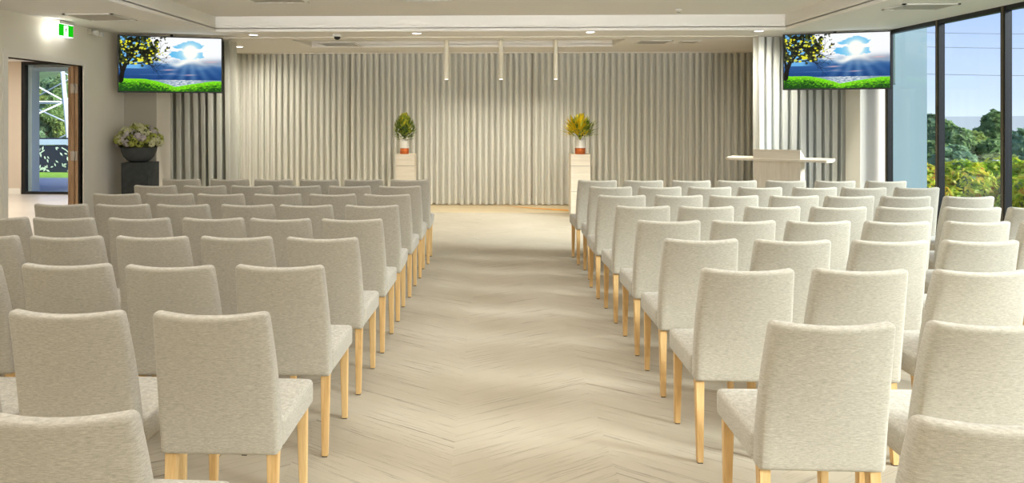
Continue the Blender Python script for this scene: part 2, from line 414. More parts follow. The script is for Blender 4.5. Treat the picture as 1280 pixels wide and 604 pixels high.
bm = bmesh.new(); prev = None      # far ridge, its pale haze put in as emission
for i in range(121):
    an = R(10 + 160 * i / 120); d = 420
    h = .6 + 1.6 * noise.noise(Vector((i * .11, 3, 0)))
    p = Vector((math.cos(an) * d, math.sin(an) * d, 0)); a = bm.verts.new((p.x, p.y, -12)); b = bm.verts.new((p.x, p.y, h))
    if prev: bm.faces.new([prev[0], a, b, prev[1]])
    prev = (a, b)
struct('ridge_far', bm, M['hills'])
struct('wall_outside_column', boxes((5.46, 5.885, 9.98, 10.6, -.02, 3.4)), M['extcol'])
struct('wall_outside_panel', boxes((5.40, 5.66, 9.94, 9.979, -.02, 2.05)), M['extcol'])

# leaf clouds
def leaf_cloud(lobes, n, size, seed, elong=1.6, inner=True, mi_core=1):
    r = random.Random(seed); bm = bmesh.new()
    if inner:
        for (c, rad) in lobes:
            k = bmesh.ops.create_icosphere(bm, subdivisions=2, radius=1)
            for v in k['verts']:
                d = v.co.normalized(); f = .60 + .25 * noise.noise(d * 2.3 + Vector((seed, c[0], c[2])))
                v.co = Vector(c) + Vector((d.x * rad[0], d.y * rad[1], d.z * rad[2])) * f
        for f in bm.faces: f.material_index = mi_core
    vol = [l[1][0] * l[1][2] for l in lobes]; tot = sum(vol)
    for (c, rad), w in zip(lobes, vol):
        for _ in range(int(n * w / tot)):
            d = Vector((r.gauss(0, 1), r.gauss(0, 1), r.gauss(0, 1))).normalized()
            cl = .5 + .5 * noise.noise(d * 3.1 + Vector((seed * 1.7, c[0], c[2])))
            p = Vector(c) + Vector((d.x * rad[0], d.y * rad[1], d.z * rad[2])) * (.78 + .30 * cl * r.random() ** .5)
            nrm = (d + Vector((r.gauss(0, .5), r.gauss(0, .5), r.gauss(0, .5) + .3))).normalized()
            t = nrm.orthogonal().normalized(); t.rotate(Matrix.Rotation(r.uniform(0, 2 * PI), 3, nrm)); b = nrm.cross(t)
            s = size * r.uniform(.6, 1.3)
            vs = [bm.verts.new(p + t * s * elong * .5), bm.verts.new(p + b * s * .5), bm.verts.new(p - t * s * elong * .5), bm.verts.new(p - b * s * .5)]
            bm.faces.new(vs)
    return bm
def tree_mesh(seed, spread, height):
    r = random.Random(seed); lobes = []
    for k in range(9):
        a = r.uniform(0, 2 * PI); q = r.uniform(.1, .55) * spread; z = height * r.uniform(.42, .86)
        s = spread * r.uniform(.28, .46) * (1.15 - .4 * z / height)
        lobes.append(((q * math.cos(a), q * math.sin(a), z), (s, s, s * r.uniform(.65, .9))))
    lobes.append(((0, 0, height * .82), (spread * .34, spread * .34, height * .17)))
    return lobes
TREES = []
for k in range(5):
    sp, ht = (3.4, 8.8, )if k < 3 else (2.6, 9.6)
    root = bpy.data.objects.new('tree', None); COL.objects.link(root)
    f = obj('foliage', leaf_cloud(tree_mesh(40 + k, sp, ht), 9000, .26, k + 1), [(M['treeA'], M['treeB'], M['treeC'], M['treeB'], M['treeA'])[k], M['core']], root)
    bm = bmesh.new(); tube(bm, [(0, 0, -.5), (.05, 0, ht * .3), (0, .05, ht * .75)], [.28, .2, .08])
    for s in (-1, 1): tube(bm, [(0, 0, ht * .35), (s * .7, .2 * s, ht * .55), (s * 1.2, .3, ht * .7)], [.13, .09, .03], 6)
    obj('trunk', bm, M['bark'], root); TREES.append(root)
used = set()
def place_tree(kind, x, y, ztop, s, label):
    ht = 8.8 if kind < 3 else 9.6
    if kind in used: o = copy_tree(TREES[kind])
    else: o = TREES[kind]; used.add(kind)
    o.location = (x, y, ztop - ht * .98 * s); o.rotation_euler = (0, 0, rnd.uniform(0, 6.28)); o.scale = (s, s, s)
    tag(o, label, 'tree', 'trees outside the windows')
# right of the room, seen through the glass: (kind, x, y, top z, scale, label)
for a in (
    (1, 17.2, 27.5, .45, .80, 'grey-green bushy tree low behind the hedge, nearest the pale blue column'),
    (2, 19.3, 28.0, .15, .75, 'olive tree low behind the street lamp, left of it'),
    (1, 21.6, 28.5, .10, .8, 'grey-green tree behind the hedge, seen in the rightmost pane'),
    (0, 26.3, 42, 1.0, .95, 'round green tree just right of the second black mullion'),
    (2, 28.6, 44, .65, .9, 'yellow-topped tree under the pale sky beside the black mullion'),
    (1, 30.8, 43, .75, .95, 'dense grey-green tree in the middle of the wide pane'),
    (0, 32.9, 45, .9, .95, 'dark green tree against the left side of the last mullion'),
    (2, 34.9, 44, .95, .95, 'olive tree filling the middle of the last pane'),
    (3, 35.6, 60, 1.7, 1.0, 'slim tree standing in the narrow strip beside the blue column'),
    (4, 39.4, 58, 1.95, 1.0, 'tallest feathery tree in the wide pane, rising over the ridge'),
    (0, 38.0, 62, 1.2, 1.0, 'distant tree left of the tallest feathery tree'),
    (1, 42.3, 62, 1.25, 1.0, 'distant tree right of the tallest feathery tree'),
    (3, 44.8, 60, 1.3, 1.0, 'distant upright tree at the left of the last pane'),
    (0, 47.5, 62, 1.2, 1.0, 'distant tree at the right picture edge'),
    # left, seen through the doorway
    (0, -48.5, 80, 6.3, 1.1, 'large dark tree at the top of the slope, left of the pylon top'),
    (3, -45.8, 78, 6.8, 1.1, 'tall tree at the top of the slope right of the pylon top'),
    (1, -51.5, 82, 5.9, 1.1, 'grey-green tree high on the slope by the left glazing frame'),
    (0, -43.6, 72, 5.2, 1.05, 'green tree midway up the slope by the timber jamb'),
    (0, -37.5, 63, 4.8, 1.0, 'tall tree left behind the white pylon'),
    (2, -41.0, 62, 4.9, 1.0, 'olive tree behind the pylon, by the left jamb of the glazing'),
    (1, -36.9, 57, 2.4, 1.0, 'grey-green tree right behind the pylon lattice'),
    (4, -34.6, 56, 3.4, .95, 'upright green tree right of the pylon leg'),
    (2, -32.6, 54, 1.6, .85, 'low yellow-green tree next to the timber door leaf'),
    (0, -31.8, 53, .2, .7, 'low green tree behind the balustrade, right side'),
    (1, -34.4, 53, .5, .75, 'low grey-green tree behind the balustrade, centre'),
    (2, -36.3, 66, 5.2, 1.0, 'high olive tree top beside the timber door leaf'),
): place_tree(*a)

# hedge of separate shrubs outside the glass
hed = [((rnd.uniform(-.5, .5), rnd.uniform(-.5, .5), .35 + .35 * rnd.random()), (.42, .42, .36)) for _ in range(8)]
hm = None
HS = [(7.0, 11.3, 'by the pale blue column'), (7.9, 11.6, 'just right of the second mullion'), (8.7, 12.0, 'in the middle of the wide pane'), (8.6, 10.9, 'in front in the wide pane'),
      (9.5, 11.3, 'left of the last mullion'), (8.5, 9.8, 'behind the last mullion'), (9.3, 10.0, 'in the last pane, left'), (10.3, 10.6, 'in the last pane, right'), (7.6, 10.2, 'close to the glass behind the front chairs'), (9.6, 9.0, 'at the right picture edge')]
for i, (x, y, wh) in enumerate(HS):
    if hm is None:
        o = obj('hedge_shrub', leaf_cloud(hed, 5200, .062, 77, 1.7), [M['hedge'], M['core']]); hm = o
    else: o = hm.copy(); COL.objects.link(o)
    o.location = (x, y, -.05); o.rotation_euler = (0, 0, i * 1.3); s = .92 + .12 * ((i * 7) % 5) / 4; o.scale = (s, s, s * (.98 if i != 4 else 1.1))
    tag(o, 'yellow-green hedge shrub outside the glass, ' + wh, 'shrub', 'hedge shrubs outside the windows')

# street lamp
t = thing('street_lamp', 'white curved street lamp rising behind the hedge', 'street lamp', (15.85, 22, -6))
bm = bmesh.new(); tube(bm, [(0, 0, 0), (0, 0, 4.9), (-.08, 0, 5.4), (-.3, 0, 5.9), (-.65, 0, 6.25)], [.07, .06, .045, .04, .035]); obj('pole', bm, M['white'], t)
bm = bevel_box(-.92, -.58, -.09, .09, 6.19, 6.29, .035); obj('lamp_head', bm, M['white'], t)
# overhead cables
for i, (za, zb, wh) in enumerate(((14.6, 13.6, 'topmost'), (11.8, 10.8, 'upper'), (10.2, 9.2, 'middle'), (7.1, 6.3, 'lowest'))):
    bm = bmesh.new(); pts = []
    for k in range(25):
        u = k / 24; pts.append((30 + 60 * u, 84 - 6 * u, za + (zb - za) * u - 2.0 * 4 * u * (1 - u) * .4))
    tube(bm, pts, .035, 5); tag(obj('power_cable', bm, M['soffit']), 'thin grey power cable crossing the sky, %s of four' % wh, 'cable', 'power cables')

# pylon
bm = bmesh.new(); PC = Vector((-28.7, 45, -6.0)); HB, HT, HH = 5.5, .5, 22
def leg(sx, sy, z): f = 1 - z / HH; w = HT + (HB - HT) * f; return PC + Vector((sx * w, sy * w, z))
lv = [0, 4.6, 8.4, 11.6, 14.4, 16.8, 18.8, 20.5, 22]
t = thing('pylon', 'white steel lattice pylon beyond the garden, seen through the doorway', 'pylon', PC)
for sx in (-1, 1):
    for sy in (-1, 1):
        b2 = bmesh.new(); tube(b2, [leg(sx, sy, 0) - PC, leg(sx, sy, HH) - PC], [.15, .09], 6); obj('leg', b2, M['pylon'], t)
for a, b in zip(lv, lv[1:]):
    for (p, q) in (((-1, -1), (1, -1)), ((1, -1), (1, 1)), ((1, 1), (-1, 1)), ((-1, 1), (-1, -1))):
        tube(bm, [leg(*p, a) - PC, leg(*q, b) - PC], .05, 5); tube(bm, [leg(*q, a) - PC, leg(*p, b) - PC], .05, 5); tube(bm, [leg(*p, b) - PC, leg(*q, b) - PC], .04, 5)
br = obj('bracing', bm, M['pylon'], t)

# balustrade with leaf cut-outs
t = thing('balustrade', 'navy balustrade panel with vine and leaf cut-outs beyond the lawn', 'balustrade', (-13, 20.5, -.03))
obj('panel', boxes((-4, 4, -.02, .02, 0, .78)), M['navy'], t)
obj('handrail', boxes((-4, 4, -.05, .05, .80, .96)), M['railm'], t)
obj('lower_rail', boxes((-4, 4, -.03, .03, .955, 1.0)), M['navy'], t)
bm = bmesh.new(); rr = random.Random(4)
for k in range(9):
    x0 = -3.6 + .85 * k; pts = []
    for j in range(9): pts.append((x0 + .16 * j * (1 if k % 2 else -1) * .8, -.024, .08 + .075 * j + .05 * math.sin(j * 1.1 + k)))
    for p, q in zip(pts, pts[1:]):
        d = Vector(q) - Vector(p); n = Vector((-d.z, 0, d.x)).normalized() * .016
        bm.faces.new([bm.verts.new(Vector(p) - n), bm.verts.new(Vector(q) - n), bm.verts.new(Vector(q) + n), bm.verts.new(Vector(p) + n)])
for k in range(230):
    c = Vector((rr.uniform(-3.9, 3.9), -.0245, rr.uniform(.05, .74))); a = rr.uniform(0, PI); L = rr.uniform(.05, .085); w = L * .38
    u = Vector((math.cos(a), 0, math.sin(a))); n = Vector((-u.z, 0, u.x))
    bm.faces.new([bm.verts.new(c + u * L), bm.verts.new(c + n * w), bm.verts.new(c - u * L), bm.verts.new(c - n * w)])
obj('vine_pattern', bm, M['cutout'], t)

# ------------------------------------------------------------------ curtains
def curtain(name, x0, x1, y, z0, z1, pitch, amp, mat, seed, label, lean=0, group=None, irr=.3, deep=False):
    r = random.Random(seed); n = max(3, round((x1 - x0) / pitch)); bm = bmesh.new()
    spp = 14 if deep else 10; cols = n * spp; rows = 16
    ph = [r.uniform(-.5, .5) for _ in range(n + 2)]
    am = [1 + r.uniform(-irr, irr) for _ in range(n + 2)]
    V = []
    for i in range(cols + 1):
        u = i / spp; k = int(min(u, n - 1)); f = u - k
        w = am[k] * (1 - f) + am[k + 1] * f; pp = ph[k] * (1 - f) + ph[k + 1] * f
        col = []
        for j in range(rows + 1):
            v = j / rows; z = z0 + (z1 - z0) * v
            ang = 2 * PI * u + pp * irr * 3 * (1 - v)
            xx = x0 + (x1 - x0) * i / cols + pitch * .22 * math.sin(2 * ang) * (.5 + .5 * v)
            wob = .012 * noise.noise(Vector((u * .7, v * 2, seed)))
            a = amp * w * (1 + .25 * (1 - v))
            yy = y + a * ((2 * (.5 + .5 * math.cos(ang)) ** 3 - 1) if deep else math.cos(ang)) + wob
            xx += lean * (1 - v) * (i / cols)
            zz = z + (.006 * math.sin(ang * .5 + seed) if j == 0 else 0)
            col.append(bm.verts.new((xx, yy, zz)))
        V.append(col)
    for i in range(cols):
        for j in range(rows):
            f = bm.faces.new([V[i][j], V[i + 1][j], V[i + 1][j + 1], V[i][j + 1]]); f.smooth = True
    o = obj(name, bm, mat); return tag(o, label, 'curtain', group)
G = 'sheer curtains along the back wall'
curtain('sheer_curtain', -5.2, -2.66, 13.1, .015, ZC - .012, .112, .038, M['sheer'], 1, 'taupe sheer curtain panel at the left of the back wall', group=G, irr=.3)
curtain('sheer_curtain', -2.64, .68, 13.1, .015, ZC - .012, .110, .040, M['sheer'], 2, 'taupe sheer curtain panel behind the left plinth, in the middle of the back wall', group=G, irr=.3)
curtain('sheer_curtain', .70, 5.2, 13.1, .015, ZC - .012, .114, .037, M['sheer'], 3, 'taupe sheer curtain panel at the right of the back wall, behind the lectern', group=G, irr=.3)
curtain('drape', -5.0, -3.98, 10.88, .01, ZC - .005, .125, .092, M['drape'], 4, 'gathered grey drape hanging behind the left screen', lean=.05, irr=.5, deep=True)
curtain('drape', 3.76, 5.15, 10.50, .01, ZC - .005, .12, .085, M['drape_r'], 5, 'gathered pale drape hanging behind the right screen and the lectern', irr=.5, deep=True)

# ------------------------------------------------------------------ chairs
def backrest_bm():
    z0, z1 = .385, .942
    bm = boxes((-.222, .222, -.034, .034, z0, z1))
    top = [e for e in bm.edges if all(abs(v.co.z - z1) < 1e-6 for v in e.verts) and abs(e.verts[0].co.x - e.verts[1].co.x) < 1e-6]
    bmesh.ops.bevel(bm, geom=top, offset=.022, segments=4, profile=.5, affect='EDGES')
    sharp = [e for e in bm.edges if len(e.link_faces) == 2 and e.calc_face_angle(0) > R(60)]
    bmesh.ops.bevel(bm, geom=sharp, offset=.017, segments=3, profile=.5, affect='EDGES')
    slice_grid(bm, 0, [-.18, -.135, -.09, -.045, 0, .045, .09, .135, .18])
    slice_grid(bm, 2, [.43, .48, .53, .58, .63, .68, .73, .78, .83, .88, .92])
    for v in bm.verts:
        x, y, z = v.co; t = min(1, max(0, (z - z0) / (z1 - z0)))
        wide = 1.0 - .065 * t ** 1.3 + .02 * math.sin(PI * t)
        nx = x / .222
        bow = .040 * (1 - nx * nx) * t ** 1.1             # the middle of the back bellies out
        lean = -.02 - .105 * t ** 1.45
        thick = 1.1 - .28 * t
        v.co = Vector((x * wide, -.175 + lean - bow + y * thick + .010, z - .010 * (1 - nx * nx) * max(0, t) ** 3))
    for f in bm.faces: f.smooth = True
    return bm
def seat_bm():
    bm = bevel_box(-.228, .228, -.165, .262, .392, .500, .020, 4)
    slice_grid(bm, 0, [-.16, -.08, 0, .08, .16]); slice_grid(bm, 1, [-.08, 0, .08, .16, .22])
    for v in bm.verts:
        x, y, z = v.co
        if z > .47: z += .010 * max(0, 1 - (x / .23) ** 2) * max(0, 1 - ((y - .04) / .24) ** 2)
        taper = 1 + .02 * (y + .16) / .4
        v.co = Vector((x * taper, y, z))
    for f in bm.faces: f.smooth = True
    return bm
def leg_bm(x, y, back):
    bm = bmesh.new(); a, b = .021, .0145
    tx, ty = x, y; bx_, by = x + (.004 if x > 0 else -.004), y - (.030 if back else -.002)
    top = [bm.verts.new((tx + i * a, ty + j * a, .400)) for i, j in ((-1, -1), (1, -1), (1, 1), (-1, 1))]
    bot = [bm.verts.new((bx_ + i * b, by + j * b, .006)) for i, j in ((-1, -1), (1, -1), (1, 1), (-1, 1))]
    bm.faces.new(top); bm.faces.new(bot[::-1])
    for k in range(4): bm.faces.new([bot[k], bot[(k + 1) % 4], top[(k + 1) % 4], top[k]])
    bmesh.ops.bevel(bm, geom=[e for e in bm.edges if abs(e.verts[0].co.z - e.verts[1].co.z) > .1], offset=.003, segments=2, affect='EDGES')
    return bm, (bx_, by)
def seam_bm():
    bm = bmesh.new(); pts = []
    for k in range(21):
        nx = -1 + 2 * k / 20; nx *= .90; t = .955
        pts.append((nx * .222 * (1.0 - .065 * t ** 1.3), -.175 - .02 - .105 * t ** 1.45 - .040 * (1 - nx * nx) - .034 * .83 + .0115, .932 - .010 * (1 - nx * nx)))
    tube(bm, pts, .0016, 5); return bm
proto = thing('upholstered_chair', '', 'chair')
obj('seat', seat_bm(), M['fabric'], proto); bk = obj('backrest', backrest_bm(), M['fabric'], proto); obj('seam', seam_bm(), M['fabric'], bk)
for sx in (-1, 1):
    for back in (0, 1):
        bm, (bx_, by) = leg_bm(sx * .192, -.178 if back else .225, back)
        lg = obj('leg', bm, M['leg'], proto)
        obj('foot_glide', boxes((bx_ - .012, bx_ + .012, by - .012, by + .012, 0, .0065)), M['glide'], lg)
ORD = ['', 'first', 'second', 'third', 'fourth', 'fifth', 'sixth', 'seventh', 'eighth', 'ninth']
ROWY = [1.705, 2.493, 3.311, 4.096, 4.833, 5.582, 6.339, 7.087, 7.787]      # y of the rear top edge of each row, nearest first
LEFT = {0: [-1.06], 1: [-1.02, -1.55, -2.08], 2: [-1.01, -1.53, -2.045, -2.56], 3: [-.99, -1.50, -2.0, -2.51, -3.01], 4: [-.97, -1.46, -1.94, -2.45, -2.97, -3.45],
        5: [-.97, -1.48, -1.95, -2.46, -2.95, -3.45], 6: [-.96, -1.45, -1.95, -2.45, -2.93, -3.40], 7: [-.95, -1.45, -1.95, -2.42, -2.91, -3.41], 8: [-.93, -1.43, -1.92, -2.42, -2.92, -3.45]}
RIGHT = {0: [1.20], 1: [1.16, 1.71], 2: [1.17, 1.69, 2.22, 2.73], 3: [1.18, 1.70, 2.23, 2.74], 4: [1.17, 1.67, 2.16, 2.68, 3.21, 3.71],
         5: [1.15, 1.64, 2.15, 2.65, 3.16, 3.67, 4.15], 6: [1.12, 1.62, 2.11, 2.63, 3.10, 3.58, 4.12], 7: [1.15, 1.63, 2.11, 2.61, 3.13, 3.61, 4.12], 8: [1.11, 1.61, 2.12, 2.61, 3.14, 3.66, 4.19]}
first = True
for side, D in (('left', LEFT), ('right', RIGHT)):
    for r_, xs in D.items():
        for c_, x in enumerate(xs):
            o = proto if first else copy_tree(proto); first = False
            dy = {('left', 1): .01, ('right', 1): -.03, ('left', 0): -.05, ('right', 0): -.05}.get((side, r_), 0)
            o.location = (x, ROWY[r_] + .345 + dy + rnd.uniform(-.012, .012), 0)
            o.rotation_euler = (0, 0, R(rnd.uniform(-1.6, 1.6)))
            row = ORD[9 - r_]
            seatw = 'on the aisle' if c_ == 0 else '%s from the aisle' % ORD[c_ + 1]
            tag(o, 'beige fabric chair %s of the aisle, %s row from the curtain, %s' % (side, row, seatw), 'chair', 'upholstered chairs in rows facing the curtain')

# ------------------------------------------------------------------ screens
def picture():
    W, H = 352, 198
    u, v = np.meshgrid(np.linspace(0, 1, W), np.linspace(1, 0, H)); asp = W / H
    def fbm(x, y, seed, oct=5):
        out = np.zeros_like(x); amp = .5
        rs = np.random.RandomState(seed)
        for _ in range(oct):
            g = rs.rand(64, 64); xi = np.floor(x).astype(int); yi = np.floor(y).astype(int); fx = x - xi; fy = y - yi
            fx = fx * fx * (3 - 2 * fx); fy = fy * fy * (3 - 2 * fy)
            a = g[yi % 64, xi % 64]; b = g[yi % 64, (xi + 1) % 64]; c = g[(yi + 1) % 64, xi % 64]; d = g[(yi + 1) % 64, (xi + 1) % 64]
            out += amp * ((a * (1 - fx) + b * fx) * (1 - fy) + (c * (1 - fx) + d * fx) * fy); x = x * 2.03; y = y * 2.03; amp *= .5
        return out
    def C(*c): return np.array(c, float) / 255
    def lerp(a, b, t): t = np.clip(t, 0, 1)[..., None]; return a * (1 - t) + b * t
    # sky: white cloud at top right, slate blue below
    s = (v - .2) / .5
    img = lerp(C(16, 58, 118), C(70, 120, 172), s) * np.ones(u.shape + (1,))
    n1 = fbm(u * 7, v * 9, 1); n2 = fbm(u * 4 + 9, v * 14, 2)
    img = lerp(img, C(120, 160, 196), np.clip((n2 - .5) * 3, 0, 1) * (v > .3) * .6)
    cl = np.clip((v - .50 - .25 * (n1 - .5) + .16 * (u - .5)) * 7, 0, 1)
    img = lerp(img, C(236, 238, 240), cl * (u > .3))
    # grey underside of clouds on the right
    img = lerp(img, C(130, 146, 168), np.exp(-((v - .52 - .08 * (u - .7)) / .07) ** 2) * np.clip((u - .62) * 5, 0, 1) * .85)
    # blue hole round the sun
    hole = ((u - .66) / .19) ** 2 + ((v - .76) / .17) ** 2 + 3.2 * (n1 - .45)
    img = lerp(img, C(84, 176, 226), np.clip((1 - hole) * 5, 0, 1))
    img = lerp(img, C(110, 180, 230), np.clip((.30 - u) * 8, 0, 1) * (v > .42) * .9)
    sun = np.hypot((u - .69) * asp, v - .735)
    img = lerp(img, C(255, 252, 236), np.clip((.15 - sun) * 18, 0, 1)); img = lerp(img, C(255, 250, 235), np.exp(-(sun / .2) ** 2) * .8)
    img = lerp(img, C(250, 246, 236), np.exp(-(((u - .62) / .16) ** 2 + ((v - .545 - .05 * np.sin(u * 20)) / .05) ** 2)) * .95)
    for (cx, cy, a) in ((.48, .40, .9), (.68, .31, .8), (.5, .33, .5), (.9, .56, .8)):
        img = lerp(img, C(214, 170, 176), np.exp(-(((u - cx) / .06) ** 2 + ((v - cy - .06 * (u - cx)) / .012) ** 2)) * a)
    # rays
    ang = np.arctan2(u - .69, .74 - v); ray = (.5 + .5 * np.sin(ang * 26)) * np.clip((.6 - v) * 4, 0, 1) * (v > .2) * np.exp(-((u - .68) / .25) ** 2)
    img = lerp(img, C(170, 200, 224), ray * .28)
    # sea
    sea = (v < .215) & (v > .05)
    sp = fbm(u * 60, v * 120, 5)
    img = np.where(sea[..., None], lerp(C(110, 136, 158) * np.ones_like(img), C(216, 222, 228), np.clip((sp - .38) * 4, 0, 1) * np.exp(-((u - .62) / .2) ** 2) + .1), img)
    # grass
    gl = .235 - .02 * u - .14 * np.clip((u - .22) / .33, 0, 1) ** 1.5 * (u < .56) + 0
    gr = .075 + .125 * np.clip((u - .52) / .4, 0, 1) ** .8
    top = np.where(u < .54, np.maximum(gl, .085), gr) + .012 * (fbm(u * 90, v * 3, 6) - .5)
    g = v < top
    depth = (top - v) / .2; gn = fbm(u * 55, v * 60, 7)
    gc = lerp(C(120, 220, 20) * np.ones_like(img), C(24, 70, 18), np.clip(depth * 1.25 + (gn - .5) * 2.0, 0, 1)); gc = lerp(gc, C(190, 244, 60), np.clip((gn - .55) * 5, 0, 1) * (depth < .35))
    img = np.where(g[..., None], gc, img)
    # tree
    mask = np.zeros(u.shape)
    def seg(x0, y0, x1, y1, w0, w1):
        px, py = u * asp, v; ax, ay, bx, by = x0 * asp, y0, x1 * asp, y1
        t = np.clip(((px - ax) * (bx - ax) + (py - ay) * (by - ay)) / ((bx - ax) ** 2 + (by - ay) ** 2), 0, 1)
        d = np.hypot(px - ax - t * (bx - ax), py - ay - t * (by - ay)); mask[d < w0 + (w1 - w0) * t] = 1
    rs = random.Random(3)
    seg(.015, .2, .035, .36, .05, .035); seg(.035, .36, .07, .5, .035, .024); seg(.03, .36, .005, .55, .03, .018)
    def branch(x, y, a, L, w, d):
        x2 = x + math.cos(a) * L / asp; y2 = y + math.sin(a) * L; seg(x, y, x2, y2, w, w * .7)
        if d:
            for k in (-1, 1): branch(x2, y2, a + k * rs.uniform(.25, .6), L * rs.uniform(.68, .9), w * .66, d - 1)
    branch(.07, .5, .9, .16, .022, 4); branch(.07, .5, .35, .20, .020, 4); branch(.005, .55, 1.4, .16, .018, 4); branch(.12, .5, .1, .2, .014, 4); branch(.04, .44, 1.2, .2, .02, 4)
    img = lerp(img, C(14, 12, 8), mask)
    fo = fbm(u * 22, v * 15, 11, 4); fo2 = fbm(u * 50, v * 34, 12, 3)
    env = 1 - np.clip(((u - .17) / .325) ** 2.2 * np.sign(np.abs(u)) if False else (np.abs(u - .15) / .34) ** 2.4 + (np.abs(v - .80) / .36) ** 2.4, 0, 2)
    lm = (fo + .5 * (fo2 - .5) + .28 * env > .53) & (env > 0)
    lc = lerp(C(16, 20, 10) * np.ones_like(img), C(78, 88, 34), np.clip((fo2 - .42) * 4, 0, 1))
    img = np.where(lm[..., None], lc, img)
    for _ in range(95):
        a = rs.uniform(0, 2 * PI); q = rs.random() ** .5; cx = .17 + .30 * q * math.cos(a); cy = .74 + .26 * q * math.sin(a)
        if cx < 0.01 or (cy < .55 and rs.random() < .25): continue
        rr_ = rs.uniform(.009, .024) * (1.35 if cy < .58 else .85); d = np.hypot((u - cx) * asp, (v - cy) * 1.3)
        yc = C(232, 226, 40) if rs.random() < .7 else C(206, 214, 90)
        img = lerp(img, yc, ((d + .012 * (fo2 - .5) * 2) < rr_) * .92)
    return np.clip(img, 0, 1), W, H
PIC, PW, PH = picture()
def screen_mesh(w, h):
    lin = np.where(PIC <= .04045, PIC / 12.92, ((PIC + .055) / 1.055) ** 2.4)
    me = bpy.data.meshes.new('screen'); uu, vv = np.meshgrid(np.linspace(-w / 2, w / 2, PW), np.linspace(h / 2, -h / 2, PH))
    co = np.stack([uu, np.zeros_like(uu), vv], -1).reshape(-1, 3)
    idx = np.arange(PW * PH).reshape(PH, PW); q = np.stack([idx[1:, :-1], idx[1:, 1:], idx[:-1, 1:], idx[:-1, :-1]], -1).reshape(-1, 4)
    me.from_pydata(co.tolist(), [], q.tolist())
    at = me.color_attributes.new('Col', 'FLOAT_COLOR', 'POINT'); c = np.ones((PW * PH, 4), np.float32); c[:, :3] = lin.reshape(-1, 3); at.data.foreach_set('color', c.ravel())
    me.materials.append(M['screen']); return me
sm = None
for (a, b, z0, z1, lab) in (((-5.13, 9.66), (-3.862, 10.115), 1.95, 2.733, 'wall-hung flat screen above the flower bowl, showing a tree and seascape'),
                            ((3.965, 10.03), (5.205, 9.61), 1.983, 2.750, 'wall-hung flat screen above the lectern side, showing a tree and seascape')):
    w = math.dist(a, b); h = z1 - z0; cx, cy = (a[0] + b[0]) / 2, (a[1] + b[1]) / 2
    t = thing('television', lab, 'television', (cx, cy, (z0 + z1) / 2), math.atan2(b[1] - a[1], b[0] - a[0]), 'screens either side of the curtain')
    bz = .014
    obj('casing', bevel_box(-w / 2, w / 2, .004, .045, -h / 2, h / 2, .004, 2), M['blackpl'], t)
    obj('bezel', boxes((-w / 2, w / 2, -.006, .004, h / 2 - bz, h / 2), (-w / 2, w / 2, -.006, .004, -h / 2, -h / 2 + bz * 1.3), (-w / 2, -w / 2 + bz, -.006, .004, -h / 2 + bz * 1.3, h / 2 - bz), (w / 2 - bz, w / 2, -.006, .004, -h / 2 + bz * 1.3, h / 2 - bz)), M['blackpl'], t)
    s = obj('screen', screen_mesh(w - 2 * bz, h - 2 * bz), M['screen'], t); s.location = (0, -.001, .002)
    bm = boxes((-.2, .2, .045, .07, -.15, .15), (-.04, .04, .07, .12, -.05, .05)); tube(bm, [(0, .09, .05), (0, .09, ZC - (z0 + z1) / 2)], .02); obj('mount', bm, M['blackpl'], t)

# ------------------------------------------------------------------ flower bowl on its plinth
t = thing('plinth', 'dark charcoal stone plinth carrying the flower bowl, by the left wall', 'plinth', (-4.865, 9.76, 0))
obj('column', bevel_box(-.185, .185, -.165, .165, 0, .995, .006, 2), M['stone'], t)
t = thing('flower_bowl', 'dark round bowl heaped with cream and lilac hydrangeas on the charcoal plinth', 'flower arrangement', (-4.885, 9.76, .996))
bm = bmesh.new(); lathe(bm, [(.10, 0), (.115, .005), (.15, .03), (.195, .08), (.222, .14), (.232, .195), (.236, .205), (.222, .205), (.215, .17)], 48); obj('bowl', bm, M['stone2'], t)
obj('foliage', leaf_cloud([((0, 0, .30), (.27, .25, .19))], 1500, .05, 5, 1.7), [M['hydG'], M['hydG']], t)
def floret(seed):
    r = random.Random(seed); bm = bmesh.new()
    for _ in range(46):
        d = Vector((r.gauss(0, 1), r.gauss(0, 1), r.gauss(0, 1) + .3)).normalized(); p = d * .045 * r.uniform(.75, 1.05); tt = d.orthogonal().normalized(); b = d.cross(tt)
        a0 = r.uniform(0, PI)
        for k in range(4):
            a = a0 + k * PI / 2; u_ = (tt * math.cos(a) + b * math.sin(a)); w_ = d.cross(u_)
            bm.faces.new([bm.verts.new(p), bm.verts.new(p + u_ * .009 + w_ * .007), bm.verts.new(p + u_ * .019 + d * .003), bm.verts.new(p + u_ * .009 - w_ * .007)])
    return bm
fl = [obj('flower_cluster', floret(s), M[m], t) for s, m in ((1, 'hydA'), (2, 'hydB'), (3, 'hydC'))]
cnt = 0
for i in range(90):
    d = Vector((math.cos(i * 2.4) * math.sqrt(1 - ((i + .5) / 90) ** 2), math.sin(i * 2.4) * math.sqrt(1 - ((i + .5) / 90) ** 2), (i + .5) / 90))
    p = Vector((d.x * .285, d.y * .26, .245 + d.z * .235 + rnd.uniform(-.02, .02)))
    o = fl[i % 3] if i < 3 else fl[rnd.choice((0, 0, 1, 2, 2))].copy()
    if i >= 3: COL.objects.link(o)
    o.location = p; s = rnd.uniform(.8, 1.2); o.scale = (s, s, s); o.rotation_euler = (rnd.uniform(-.5, .5), rnd.uniform(-.5, .5), rnd.uniform(0, 6))

